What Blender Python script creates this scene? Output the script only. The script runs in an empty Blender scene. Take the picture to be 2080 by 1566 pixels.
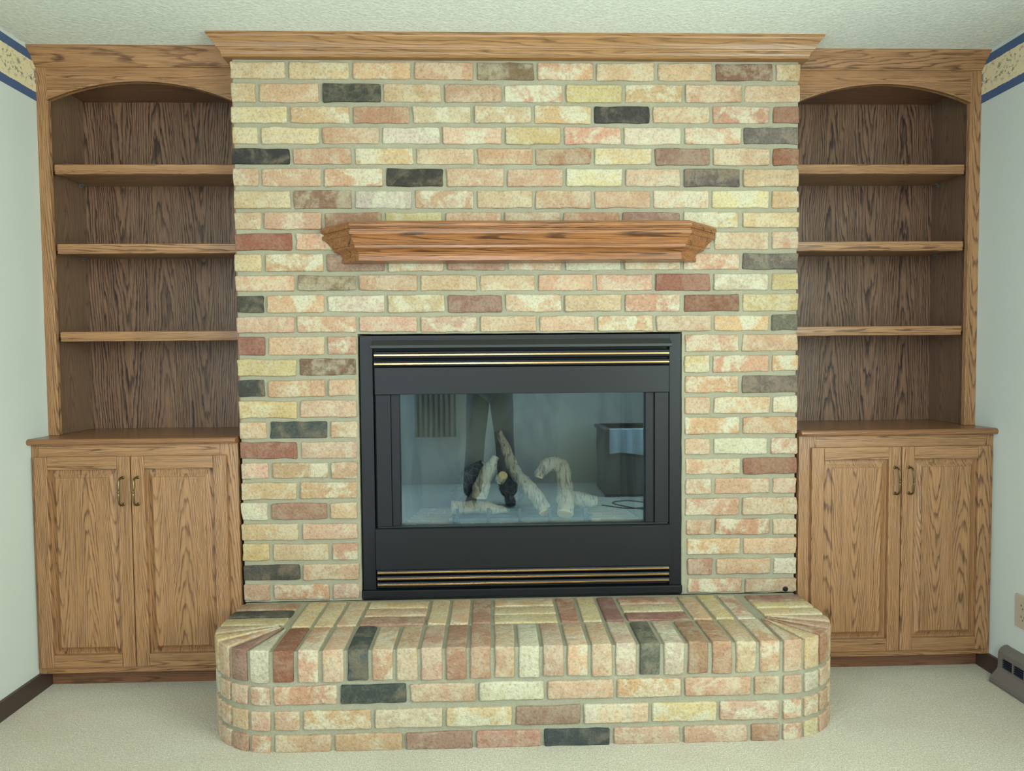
import bpy, bmesh, math, random
from mathutils import Vector, Matrix, noise
R=math.radians
random.seed(7)
SC=bpy.context.scene; COL=SC.collection
# ------------------------------------------------------------------ camera, world, light
def look_matrix(yaw,pit,rol):
    cy,sy=math.cos(yaw),math.sin(yaw);cp,sp=math.cos(pit),math.sin(pit);cr,sr=math.cos(rol),math.sin(rol)
    f=Vector((sy*cp,cy*cp,sp));r=Vector((cy,-sy,0));u=r.cross(f)
    r2=r*cr+u*sr;u2=u*cr-r*sr
    return Matrix((r2,u2,-f)).transposed()
cd=bpy.data.cameras.new('camera');cam=bpy.data.objects.new('camera',cd);COL.objects.link(cam)
cam.matrix_world=Matrix.Translation((-.0998,-2.3386,1.1634))@look_matrix(.028503,-.039775,-.00833).to_4x4()
cd.sensor_width=36;cd.lens=1336.83/2080*36;cd.clip_start=.02;SC.camera=cam
W=bpy.data.worlds.new('world');SC.world=W;W.use_nodes=True
W.node_tree.nodes['Background'].inputs[0].default_value=(.75,.9,1,1);W.node_tree.nodes['Background'].inputs[1].default_value=.6
def area(name,loc,rot,sx,sy,power,col,spread=180):
    l=bpy.data.lights.new(name,'AREA');l.shape='RECTANGLE';l.size=sx;l.size_y=sy;l.energy=power;l.color=col;l.spread=R(spread)
    o=bpy.data.objects.new(name,l);o.location=loc;o.rotation_euler=rot;COL.objects.link(o);return o
# daylight entering through the windows behind the photographer and in the right wall
area('window_daylight',(-.42,-3.68,1.51),(R(90),0,0),1.0,1.12,59,(.95,1,.99))
area('side_window_daylight',(1.70,-2.25,1.35),(R(90),0,R(90)),1.5,1.4,66,(.82,1,.96))
area('left_blue_fill',(-1.70,-2.75,1.15),(R(90),0,R(-90)),1.3,1.9,40,(.52,.74,1))  # added bluish fill from the left; no door is known there
vs=SC.view_settings;vs.view_transform='Standard';vs.look='None';vs.gamma=1;vs.use_curve_mapping=False;vs.exposure=0.75
# ------------------------------------------------------------------ helpers
def tag(o,label=None,cat=None,group=None,kind=None):
    if label:o['label']=label
    if cat:o['category']=cat
    if group:o['group']=group
    if kind:o['kind']=kind
    return o
def empty(name,loc,label,cat,group=None):
    o=bpy.data.objects.new(name,None);o.empty_display_size=.05;o.location=loc;COL.objects.link(o);return tag(o,label,cat,group)
def wloc(p):
    v=Vector((0,0,0))
    while p: v+=p.location;p=p.parent
    return v
def mk(name,bm,mat,parent=None,smooth=False,origin=None):
    """links a bmesh (world coordinates) as one object; a top-level mesh gets its origin at its base centre"""
    bmesh.ops.recalc_face_normals(bm,faces=bm.faces[:])
    me=bpy.data.meshes.new(name);o=bpy.data.objects.new(name,me);COL.objects.link(o)
    if parent: o.parent=parent;off=wloc(parent)
    elif origin is not None: off=Vector(origin)
    else: off=Vector((0,0,0))
    if origin is not None and parent: o.location=Vector(origin)-off;off=Vector(origin)
    if not parent:o.location=off
    bmesh.ops.translate(bm,verts=bm.verts[:],vec=-off)
    bm.to_mesh(me);bm.free();me.materials.append(mat)
    if smooth:
        me.polygons.foreach_set('use_smooth',[True]*len(me.polygons))
    return o
def addbox(bm,x0,x1,y0,y1,z0,z1,bev=0,seg=2):
    r=bmesh.ops.create_cube(bm,size=1)
    for v in r['verts']:
        v.co=Vector(((x0+x1)/2+v.co.x*(x1-x0),(y0+y1)/2+v.co.y*(y1-y0),(z0+z1)/2+v.co.z*(z1-z0)))
    if bev:
        es=list({e for v in r['verts'] for e in v.link_edges})
        bmesh.ops.bevel(bm,geom=es,offset=bev,segments=seg,profile=.5,affect='EDGES')
def box(name,x0,x1,y0,y1,z0,z1,mat,parent=None,bev=0,**k):
    bm=bmesh.new();addbox(bm,x0,x1,y0,y1,z0,z1,bev);return mk(name,bm,mat,parent,**k)
def addprism(bm,poly,axis,a,b):
    """poly: 2D points; extruded along axis from a to b"""
    def P(p,t):
        return {'x':(t,p[0],p[1]),'y':(p[0],t,p[1]),'z':(p[0],p[1],t)}[axis]
    A=[bm.verts.new(P(p,a)) for p in poly];B=[bm.verts.new(P(p,b)) for p in poly];n=len(poly)
    for i in range(n):bm.faces.new((A[i],A[(i+1)%n],B[(i+1)%n],B[i]))
    bm.faces.new(A);bm.faces.new(B[::-1])
def addtube(bm,pts,rad,n=10,caps=True,jit=0,seed=0):
    pts=[Vector(p) for p in pts];rings=[]
    ref=None
    for i,p in enumerate(pts):
        t=(pts[min(i+1,len(pts)-1)]-pts[max(i-1,0)]).normalized()
        if ref is None: ref=t.orthogonal().normalized()
        ref=(ref-t*ref.dot(t)).normalized();b=t.cross(ref)
        r=rad[i] if isinstance(rad,(list,tuple)) else rad;ring=[]
        for k in range(n):
            a=2*math.pi*k/n;d=ref*math.cos(a)+b*math.sin(a);q=p+d*r
            if jit:q+=d*jit*noise.noise(Vector((q.x*30+seed,q.y*30,q.z*30)))
            ring.append(bm.verts.new(q))
        rings.append(ring)
    for A,B in zip(rings[:-1],rings[1:]):
        for k in range(n):bm.faces.new((A[k],A[(k+1)%n],B[(k+1)%n],B[k]))
    if caps:bm.faces.new(rings[0][::-1]);bm.faces.new(rings[-1])
    return rings
def smoothpath(P,m=6):
    """Catmull-Rom through (x,y,z,r)"""
    out=[];n=len(P)
    for i in range(n-1):
        p0,p1,p2,p3=P[max(i-1,0)],P[i],P[i+1],P[min(i+2,n-1)]
        for k in range(m):
            t=k/m;out.append([.5*(2*b+(c-a)*t+(2*a-5*b+4*c-d)*t*t+(3*b-a-3*c+d)*t**3) for a,b,c,d in zip(p0,p1,p2,p3)])
    out.append(list(P[-1]));return out
# ------------------------------------------------------------------ materials
class N:
    def __init__(s,name):
        s.m=bpy.data.materials.new(name);s.m.use_nodes=True;s.t=s.m.node_tree;s.b=s.t.nodes['Principled BSDF'];s.out=s.t.nodes['Material Output']
    def n(s,typ,props=None,**inp):
        x=s.t.nodes.new(typ)
        for k,v in (props or {}).items():setattr(x,k,v)
        for k,v in inp.items():
            key=int(k[1:]) if k[0]=='_' else k.replace('__',' ');s.set(x.inputs[key],v)
        return x
    def set(s,i,v):
        if isinstance(v,bpy.types.NodeSocket):s.t.links.new(v,i)
        elif isinstance(v,bpy.types.Node):s.t.links.new(v.outputs[0],i)
        else:
            if hasattr(i,'default_value') and isinstance(v,(tuple,list)) and len(v)==3 and i.type=='RGBA':v=(*v,1)
            i.default_value=v
    def math(s,op,a,b=0,c=None):
        x=s.n('ShaderNodeMath',dict(operation=op));s.set(x.inputs[0],a);s.set(x.inputs[1],b)
        if c is not None:s.set(x.inputs[2],c)
        return x.outputs[0]
    def mix(s,f,a,b,mode='MIX'):
        x=s.n('ShaderNodeMix',dict(data_type='RGBA',blend_type=mode));s.set(x.inputs[0],f);s.set(x.inputs[6],a);s.set(x.inputs[7],b);return x.outputs[2]
    def ramp(s,f,stops):
        x=s.n('ShaderNodeValToRGB');s.set(x.inputs[0],f);e=x.color_ramp.elements
        while len(e)<len(stops):e.new(.5)
        for q,(p,c) in zip(e,stops):q.position=p;q.color=(*c,1) if isinstance(c,tuple) else (c,c,c,1)
        return x.outputs[0]
    def noise(s,vec,scale,detail=2,rough=.5,dist=0):
        return s.n('ShaderNodeTexNoise',Vector=vec,Scale=scale,Detail=detail,Roughness=rough,Distortion=dist).outputs[0]
    def vmul(s,vec,k):return s.n('ShaderNodeVectorMath',dict(operation='MULTIPLY'),_0=vec,_1=k).outputs[0]
    def coord(s,rand=True):
        c=s.n('ShaderNodeTexCoord').outputs['Object']
        if rand:
            r=s.n('ShaderNodeObjectInfo').outputs['Random']
            v=s.n('ShaderNodeCombineXYZ',X=s.math('MULTIPLY',r,17.3),Y=s.math('MULTIPLY',r,31.1),Z=s.math('MULTIPLY',r,23.7)).outputs[0]
            c=s.n('ShaderNodeVectorMath',dict(operation='ADD'),_0=c,_1=v).outputs[0]
        return c
    def bump(s,h,st,dist=.002):
        x=s.n('ShaderNodeBump',Strength=st,Distance=dist,Height=h);s.set(s.b.inputs['Normal'],x.outputs[0])
    def pr(s,**k):
        for a,v in k.items():s.set(s.b.inputs[a.replace('__',' ')],v)
        return s.m
def lin(r,g,b):
    return tuple((c/255/12.92 if c<=10 else ((c/255+.055)/1.055)**2.4) for c in (r,g,b))
def plain(name,rgb,rough=.5,metal=0,bump=0,bs=200,var=0,spec=.5):
    m=N(name);c=m.coord();col=lin(*rgb)
    if var:
        f=m.noise(c,7,4,.6);col=m.mix(m.math('MULTIPLY',f,var),col,tuple(x*.6 for x in col))
    if bump:m.bump(m.noise(c,bs,3,.6),bump)
    return m.pr(Base__Color=col,Roughness=rough,Metallic=metal,Specular__IOR__Level=spec)
def oak(name,axis,light=(162,120,82),dark=(80,51,34),wild=1.0,rough=.38,contrast=1.0,per=.19,w0=.62,smin=.76,gs=None):
    m=N(name);c=m.coord();s=m.n('ShaderNodeSeparateXYZ',_0=c)
    X,Y,Z=s.outputs
    g={'x':X,'z':Z,'y':Y}[axis]
    if axis=='z':a=m.math('ADD',X,m.math('MULTIPLY',Y,.8));sc=(3.6,3.6,.5);ps=(420,420,14);fs=(60,60,1.6)
    elif axis=='x':a=m.math('ADD',Z,m.math('MULTIPLY',Y,.8));sc=(.5,3.6,3.6);ps=(14,420,420);fs=(1.6,60,60)
    else:a=m.math('ADD',X,m.math('MULTIPLY',Z,.8));sc=(3.6,.5,3.6);ps=(420,14,420);fs=(60,1.6,60)
    w=m.noise(m.vmul(c,sc),1.6,3,.55)
    a2=m.math('ADD',a,m.math('MULTIPLY',m.math('SUBTRACT',w,.5),.075*wild))
    cosv=m.math('COSINE',m.math('MULTIPLY',a2,2*math.pi/per))
    w2=m.noise(m.vmul(c,tuple(q*4.5 for q in sc)),2.0,3,.65)
    ph=m.math('ADD',m.math('ADD',m.math('MULTIPLY',cosv,-6.4 if per>.1 else -4.2),m.math('MULTIPLY',g,gs or (11 if axis=='z' else 4.2))),m.math('MULTIPLY',w2,2.2*wild))
    saw=m.math('FRACT',ph)
    ring=m.ramp(saw,[(0,.15),(.3,0.0),(w0,.12),(.86,1.0),(.95,.75),(1,.15)])
    brk=m.ramp(m.noise(m.vmul(c,fs),1,2,.6),[(.3,.35),(.6,1)])
    ring=m.math('MULTIPLY',ring,brk)
    pore=m.ramp(m.noise(m.vmul(c,ps),1,2,.6),[(.42,1),(.56,0)])
    pore=m.math('MULTIPLY',pore,m.math('ADD',.35,m.math('MULTIPLY',ring,.9)))
    tone=m.noise(m.vmul(c,fs),.22,2,.5)
    L,D=lin(*light),lin(*dark)
    base=m.mix(tone,tuple(x*.80 for x in L),tuple(min(1,x*1.16) for x in L))
    col=m.mix(m.math('MULTIPLY',ring,.85*contrast),base,D)
    col=m.mix(m.math('MULTIPLY',pore,.55*contrast),col,tuple(x*.75 for x in D))
    st=m.ramp(m.noise(m.vmul(c,tuple(q*2.6 for q in fs)),1,2,.6),[(.3,smin),(.5,1.0),(.7,1.08)])
    col=m.mix(1,col,st,'MULTIPLY')
    m.bump(m.math('SUBTRACT',1,pore),.12,.0006)
    return m.pr(Base__Color=col,Roughness=rough,Specular__IOR__Level=.42,Coat__Weight=.15,Coat__Roughness=.25)
OZ=oak('oak_upright','z');OX=oak('oak_lengthwise','x',per=.11)
OXM=oak('oak_mantel','x',light=(162,106,62),dark=(76,44,26),wild=.5,rough=.3,contrast=1.25,per=.06,smin=.5)
OXC=oak('oak_crown','x',light=(156,115,71),dark=(104,70,42),wild=.7,per=.13)
VZ=oak('oak_veneer_back','z',light=(130,99,76),dark=(50,34,30),wild=1.3,rough=.45,contrast=1.25,w0=.46,per=.30,gs=5.5)
VS=oak('oak_veneer_side','z',light=(112,86,64),dark=(80,58,46),wild=.8,rough=.45,contrast=.8)
OY=oak('oak_counter','x',light=(140,98,64),dark=(98,64,42),wild=.5,rough=.26)
KICK=oak('oak_toe_kick','x',light=(124,86,62),dark=(80,52,38))
def brick_mat():
    m=N('brick_face');oi=m.n('ShaderNodeObjectInfo');c=m.coord();base=oi.outputs['Color'];al=oi.outputs['Alpha']
    n1=m.noise(c,11,4,.62,.6);n2=m.noise(c,9,3,.55,.4);n3=m.noise(c,120,3,.7);n4=m.noise(c,38,4,.7)
    col=m.mix(m.ramp(n2,[(.40,0),(.62,.62)]),base,m.n('ShaderNodeHueSaturation',Hue=.49,Saturation=1.04,Value=.88,Color=base))
    wash=m.math('MULTIPLY',m.ramp(m.math('ADD',n1,m.math('MULTIPLY',m.math('SUBTRACT',n4,.5),.35)),[(.45,0),(.59,.88)]),al)
    col=m.mix(wash,col,lin(186,178,152))
    hs=m.n('ShaderNodeSeparateColor',dict(mode='HSV'),_0=base);dk=m.ramp(hs.outputs[2],[(.09,1),(.22,0)])
    col=m.mix(m.math('MULTIPLY',m.math('MULTIPLY',m.ramp(n1,[(.52,0),(.68,.5)]),dk),1),col,lin(124,104,80))
    wp=m.math('MULTIPLY',m.ramp(n4,[(.5,0),(.72,1)]),m.math('MULTIPLY',al,.45))
    col=m.mix(wp,col,lin(190,184,160))
    v=m.ramp(n3,[(.3,.70),(.5,1.0),(.75,1.12)])
    col=m.mix(1,col,v,'MULTIPLY')
    pit=m.ramp(m.n('ShaderNodeTexVoronoi',Vector=c,Scale=210).outputs[0],[(.08,1),(.2,0)])
    pit=m.math('MULTIPLY',pit,m.ramp(n4,[(.5,0),(.6,.6)]))
    col=m.mix(pit,col,tuple(x*.35 for x in lin(150,110,80)))
    m.bump(m.math('SUBTRACT',m.math('ADD',n3,m.math('MULTIPLY',n4,1.4)),m.math('MULTIPLY',pit,.6)),.75,.004)
    return m.pr(Base__Color=col,Roughness=.92,Specular__IOR__Level=.2)
BRICK=brick_mat()
def mortar_mat():
    m=N('mortar');c=m.coord(False);n=m.noise(c,12,4,.6);n3=m.noise(c,260,3,.7)
    col=m.mix(n,lin(138,133,112),lin(160,155,132));col=m.mix(1,col,m.ramp(n3,[(.3,.8),(.7,1.1)]),'MULTIPLY')
    m.bump(m.math('ADD',n3,n),.5,.002)
    return m.pr(Base__Color=col,Roughness=.95,Specular__IOR__Level=.15)
MORTAR=mortar_mat()
def wall_mat(name,rgb,s=160,b=.12):
    m=N(name);c=m.coord(False)
    m.bump(m.noise(c,s,3,.55),b,.002)
    return m.pr(Base__Color=m.mix(m.noise(c,3,3),lin(*rgb),tuple(x*.93 for x in lin(*rgb))),Roughness=.8,Specular__IOR__Level=.25)
WALL=wall_mat('painted_wall',(190,193,184));BACKW=wall_mat('painted_back_wall',(172,162,146))
def ceil_mat():
    m=N('textured_ceiling');c=m.coord(False)
    v=m.n('ShaderNodeTexVoronoi',dict(feature='SMOOTH_F1'),Vector=c,Scale=95,Randomness=1).outputs[0]
    h=m.math('ADD',m.noise(c,110,4,.65),m.math('MULTIPLY',v,.5))
    m.bump(h,.55,.004)
    return m.pr(Base__Color=m.mix(m.ramp(h,[(.4,0),(.9,1)]),lin(206,210,200),lin(228,231,222)),Roughness=.9,Specular__IOR__Level=.2)
CEIL=ceil_mat()
def carpet_mat():
    m=N('cut_pile_carpet');c=m.coord(False)
    f=m.noise(c,260,3,.85);g=m.noise(c,110,3,.8);p=m.noise(m.vmul(c,(1,1.6,1)),3.2,4,.6,.6)
    col=m.mix(m.ramp(f,[(.32,0),(.66,1)]),lin(146,136,114),lin(240,230,204))
    col=m.mix(m.ramp(g,[(.35,.35),(.65,0)]),col,lin(140,128,108))
    col=m.mix(m.ramp(p,[(.45,0),(.75,.28)]),col,lin(168,150,120))
    m.bump(m.math('ADD',m.math('MULTIPLY',f,.6),g),.9,.006)
    return m.pr(Base__Color=col,Roughness=1,Specular__IOR__Level=.1,Sheen__Weight=.25)
CARPET=carpet_mat()
BLACK=plain('satin_black_steel',(12,14,18),.45,0,.04,300,.2,.35)
BLACK2=plain('matt_black_steel',(12,13,17),.5,0,.04,300,0,.35)
HOODM=plain('grey_black_steel',(34,38,36),.5,0,.05,250,.3)  # slightly lighter grey steel for the hood and door lip
PIT=plain('slot_black',(14,16,20),.7)
BRASS=plain('brass_strip',(214,178,128),.22,1)
ABRASS=plain('antique_brass',(120,100,66),.34,.9,.1,300,.6)
BASEB=plain('dark_baseboard',(66,50,42),.4,0,.06,60,.5)
HEAT=plain('taupe_painted_steel',(104,96,90),.45,0,.03,200,.15)
HEATF=plain('heater_fins',(34,38,48),.5)
ALMOND=plain('almond_plastic',(172,156,134),.35)
SLOT=plain('outlet_slot',(50,44,36),.6)
CLIP=plain('clear_shelf_clip',(104,104,96),.15,.2)
def border_mat():
    m=N('floral_border_paper');c=m.coord(False);s=m.n('ShaderNodeSeparateXYZ',_0=c);Y,Z=s.outputs[1],s.outputs[2]
    # object origin at lower edge: z 0..0.165
    sc=m.noise(m.vmul(c,(0,60,60)),1,3,.7)
    zz=m.math('ADD',Z,m.math('MULTIPLY',m.math('SUBTRACT',sc,.5),.010))
    col=lin(206,190,152)
    v=m.n('ShaderNodeTexVoronoi',Vector=m.vmul(c,(0,1,1)),Scale=18,Randomness=1)
    d=m.math('ADD',v.outputs[0],m.math('MULTIPLY',m.math('SUBTRACT',m.noise(m.vmul(c,(0,1,1)),150,3,.7),.5),.9))
    band=m.math('MULTIPLY',m.ramp(m.math('MULTIPLY',Z,6.06),[(.22,0),(.36,1),(.70,1),(.82,0)]),1)
    fl=m.noise(m.vmul(c,(0,1,1)),62,3,.75);den=m.ramp(m.noise(m.vmul(c,(0,1,1)),16,2,.5),[(.36,0),(.46,1)])
    msk=m.math('MULTIPLY',m.math('MULTIPLY',m.ramp(fl,[(.53,0),(.57,1)]),band),den)
    sep=m.n('ShaderNodeSeparateColor',_0=v.outputs[1])
    fc=m.mix(m.ramp(sep.outputs[0],[(.62,0),(.70,1)]),lin(54,70,96),m.mix(m.ramp(sep.outputs[1],[(.5,0),(.6,1)]),lin(96,112,88),lin(150,112,100)))
    col=m.mix(m.math('MULTIPLY',msk,.85),col,fc)
    edge=m.math('ADD',m.math('LESS_THAN',zz,.030),m.math('GREATER_THAN',zz,.134))
    col=m.mix(edge,col,lin(62,82,114))
    return m.pr(Base__Color=col,Roughness=.6)
BORDER=border_mat()
def log_mat(name,light,dark,char=0):
    m=N(name);c=m.coord()
    n=m.noise(c,14,4,.65,.8);cr=m.n('ShaderNodeTexVoronoi',dict(feature='DISTANCE_TO_EDGE'),Vector=c,Scale=38).outputs[0]
    wr=m.noise(m.vmul(c,(90,30,22)),1,3,.6,1.0)
    col=m.mix(n,lin(*light),lin(*dark));col=m.mix(m.ramp(wr,[(.36,.8),(.48,0)]),col,tuple(x*.35 for x in lin(*dark)))
    if char:col=m.mix(m.ramp(cr,[(.02,1),(.10,0)]),col,lin(78,66,58))
    m.bump(m.math('ADD',wr,n),.9,.006)
    return m.pr(Base__Color=col,Roughness=.9)
LOG=log_mat('ceramic_log_pale',(166,148,122),(112,94,78));LOGD=log_mat('ceramic_log_charred',(62,54,48),(34,31,32),1)
LOGE=plain('cut_log_end',(172,140,100),.9,0,.5,90,.5)
REFR=N('refractory_panel')
def _r():
    m=REFR;c=m.coord(False);n=m.noise(c,4,4,.6,.6);w=m.noise(m.vmul(c,(5,5,1.4)),1,3,.6,.8)
    col=m.mix(n,lin(74,70,62),lin(104,97,82));col=m.mix(m.ramp(w,[(.52,0),(.68,.8)]),col,lin(52,38,32))
    m.bump(m.noise(c,90,3,.6),.3,.003);m.pr(Base__Color=col,Roughness=.9)
_r();REFR=REFR.m
FBRICK=plain('firebox_brick',(158,134,106),.9,0,.4,120,.5);FMORT=plain('firebox_mortar',(190,180,150),.9,0,.3,160)
IRON=plain('grate_iron',(44,50,62),.6,.3)
def glass_mat():
    m=N('fireplace_glass');t=m.t
    tr=m.n('ShaderNodeBsdfTransparent',Color=(.90,.95,.95,1));gl=m.n('ShaderNodeBsdfGlossy',Color=(.50,.74,1,1),Roughness=.012)
    mx=m.n('ShaderNodeMixShader',_0=.105,_1=tr.outputs[0],_2=gl.outputs[0]);t.links.new(mx.outputs[0],m.out.inputs[0]);return m.m
GLASS=glass_mat()
# ------------------------------------------------------------------ the room shell
XW=1.7184;H=2.2745;BY=.345;RY=-3.72
def struct(name,bm,mat,**k):
    return tag(mk(name,bm,mat,**k),kind='structure')
def sbox(name,*a,mat):
    bm=bmesh.new();addbox(bm,*a);return struct(name,bm,mat)
sbox('floor',-XW-.1,XW+.1,RY-.1,BY+.1,-.05,0,mat=CARPET)
sbox('ceiling',-XW-.1,XW+.1,RY-.1,BY+.1,H,H+.05,mat=CEIL)
sbox('wall_left',-XW-.1,-XW,RY-.1,BY+.1,0,H,mat=WALL)
sbox('wall_right',XW+.0036,XW+.1,RY-.1,BY+.1,0,H,mat=WALL);XR=XW+.0036
sbox('wall_front',-XW,XR,BY,BY+.1,0,H,mat=WALL)
sbox('wall_rear',-XW,XR,RY-.1,RY,0,H,mat=BACKW)
WHITE=plain('window_white',(226,228,222),.4)
CURT=plain('brown_curtain_cloth',(128,112,94),.9,0,.3,60,.4)
def window(name,ax,c,u0,u1,z0,z1,s):
    """frame of a window on the plane ax=c; s = inward direction"""
    bm=bmesh.new();w=.05
    def b(a0,a1,q0,q1,d=.03):
        lo,hi=sorted((c,c+s*d))
        if ax=='y':addbox(bm,a0,a1,lo,hi,q0,q1,.004)
        else:addbox(bm,lo,hi,a0,a1,q0,q1,.004)
    b(u0-w,u1+w,z1,z1+w);b(u0-w,u1+w,z0-w,z0);b(u0-w,u0,z0,z1);b(u1,u1+w,z0,z1)
    m=(u0+u1)/2;b(m-.012,m+.012,z0,z1,.055)
    struct(name,bm,WHITE)
window('window_1','y',RY,-.92,.08,.95,2.07,1)
window('window_2','x',XR,-3.0,-1.5,.65,2.05,-1)
window('fill_light_frame','x',-XW,-3.4,-2.1,.2,2.1,1)  # added frame around the left fill lamp, not a known opening
bm=bmesh.new();n=44
pts=[(-.82+.38*i/n,-3.60+.016*math.sin(i*1.15)) for i in range(n+1)]
addprism(bm,pts+[(x,y-.006) for x,y in pts[::-1]],'z',.46,2.14)
tag(mk('curtain',bm,CURT,smooth=False,origin=(-.63,-3.6,.46)),'brown pleated curtain reflected in the firebox glass, left of the photographer','curtain')
# baseboards
sbox('baseboard_left',-XW,-XW+.012,-3.6,.05,0,.064,mat=BASEB)
sbox('baseboard_right',XR-.012,XR,-.083,.05,0,.064,mat=BASEB)
# wallpaper borders
for nm,x0,x1,lab in(('left',-XW,-XW+.0012,'blue edged floral wallpaper border high on the left wall'),('right',XR-.0012,XR,'blue edged floral wallpaper border high on the right wall')):
    bm=bmesh.new();addbox(bm,x0,x1,-3.6,.345,2.097,2.262)
    tag(mk('wallpaper_border',bm,BORDER,origin=(x0,-1.5,2.097)),lab,'wallpaper border')
# ------------------------------------------------------------------ bricks
COLS=dict(P=((175,146,116),.5),Y=((179,158,118),.5),CP=((180,150,114),.95),CW=((180,158,128),1.0),W=((176,164,140),1.0),PW=((174,140,112),.9),
 CY=((182,164,120),.9),YW=((186,172,132),1.0),WP=((176,142,112),1.0),B=((120,98,76),.45),K=((64,63,58),.08),G=((96,88,78),.16),R=((132,92,74),.14),D=((134,104,88),.2),T=((152,117,92),.35))
def jc(k,amt=7):
    rgb,a=COLS[k];d=random.uniform(-amt,amt)
    c=lin(*[min(250,max(20,q+d+random.uniform(-4,4))) for q in rgb])
    return (*c,a*random.uniform(.8,1.15))
def rbrick(dims,fn,nx=5,r=.005,amp=.0034,seed=0,culls=()):
    """rounded, slightly ragged brick: dims in metres, local coordinates 0..dims mapped to the room by fn"""
    lx,ly,lz=dims
    def g(L,n):
        n=max(1,n);return [0,r*.5,r]+[r+(L-2*r)*i/n for i in range(1,n)]+[L-r,L-r*.5,L]
    gx,gy,gz=g(lx,nx),g(ly,2),g(lz,2)
    bm=bmesh.new();cache={}
    def V(x,y,z):
        k=(round(x,6),round(y,6),round(z,6))
        if k in cache:return cache[k]
        p=Vector((x,y,z));q=Vector((min(max(x,r),lx-r),min(max(y,r),ly-r),min(max(z,r),lz-r)));d=p-q
        if d.length>1e-9:p=q+d.normalized()*r
        s=Vector((p.x*38+seed*7.1,p.y*38+seed*3.3,p.z*38))
        big=noise.noise_vector(s)*amp;big+=noise.noise_vector(s*.35)*amp*.8
        edge=1.0 if sum(1 for a,b,c in((x,0,lx),(y,0,ly),(z,0,lz)) if a<=r+1e-6 or a>=c-r-1e-6)>1 else .35
        p=p+big*edge
        cache[k]=bm.verts.new(fn(p.x,p.y,p.z));return cache[k]
    def face(A,B,f,flip):
        for i in range(len(A)-1):
            for j in range(len(B)-1):
                q=[f(A[i],B[j]),f(A[i+1],B[j]),f(A[i+1],B[j+1]),f(A[i],B[j+1])]
                if flip:q=q[::-1]
                vs_=[V(*p) for p in q]
                if len(set(vs_))==4:bm.faces.new(vs_)
    if 'y0' not in culls:face(gx,gz,lambda a,b:(a,0,b),False)
    if 'y1' not in culls:face(gx,gz,lambda a,b:(a,ly,b),True)
    if 'z1' not in culls:face(gx,gy,lambda a,b:(a,b,lz),False)
    if 'z0' not in culls:face(gx,gy,lambda a,b:(a,b,0),True)
    face(gy,gz,lambda a,b:(0,a,b),True);face(gy,gz,lambda a,b:(lx,a,b),False)
    return bm
def place_brick(bm,parent,code,name='brick'):
    me=bpy.data.meshes.new(name);o=bpy.data.objects.new(name,me);COL.objects.link(o);o.parent=parent
    off=wloc(parent);c=Vector((0,0,0))
    for v in bm.verts:c+=v.co
    c/=len(bm.verts);o.location=c-off
    bmesh.ops.recalc_face_normals(bm,faces=bm.faces[:])
    bmesh.ops.translate(bm,verts=bm.verts[:],vec=-c);bm.to_mesh(me);bm.free();me.materials.append(BRICK)
    me.polygons.foreach_set('use_smooth',[True]*len(me.polygons));o.color=jc(code);return o
chimney=empty('brick_chimney_breast',(0,.1,.309),'pale reclaimed brick chimney breast between the two oak bookcases','chimney breast')
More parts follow.
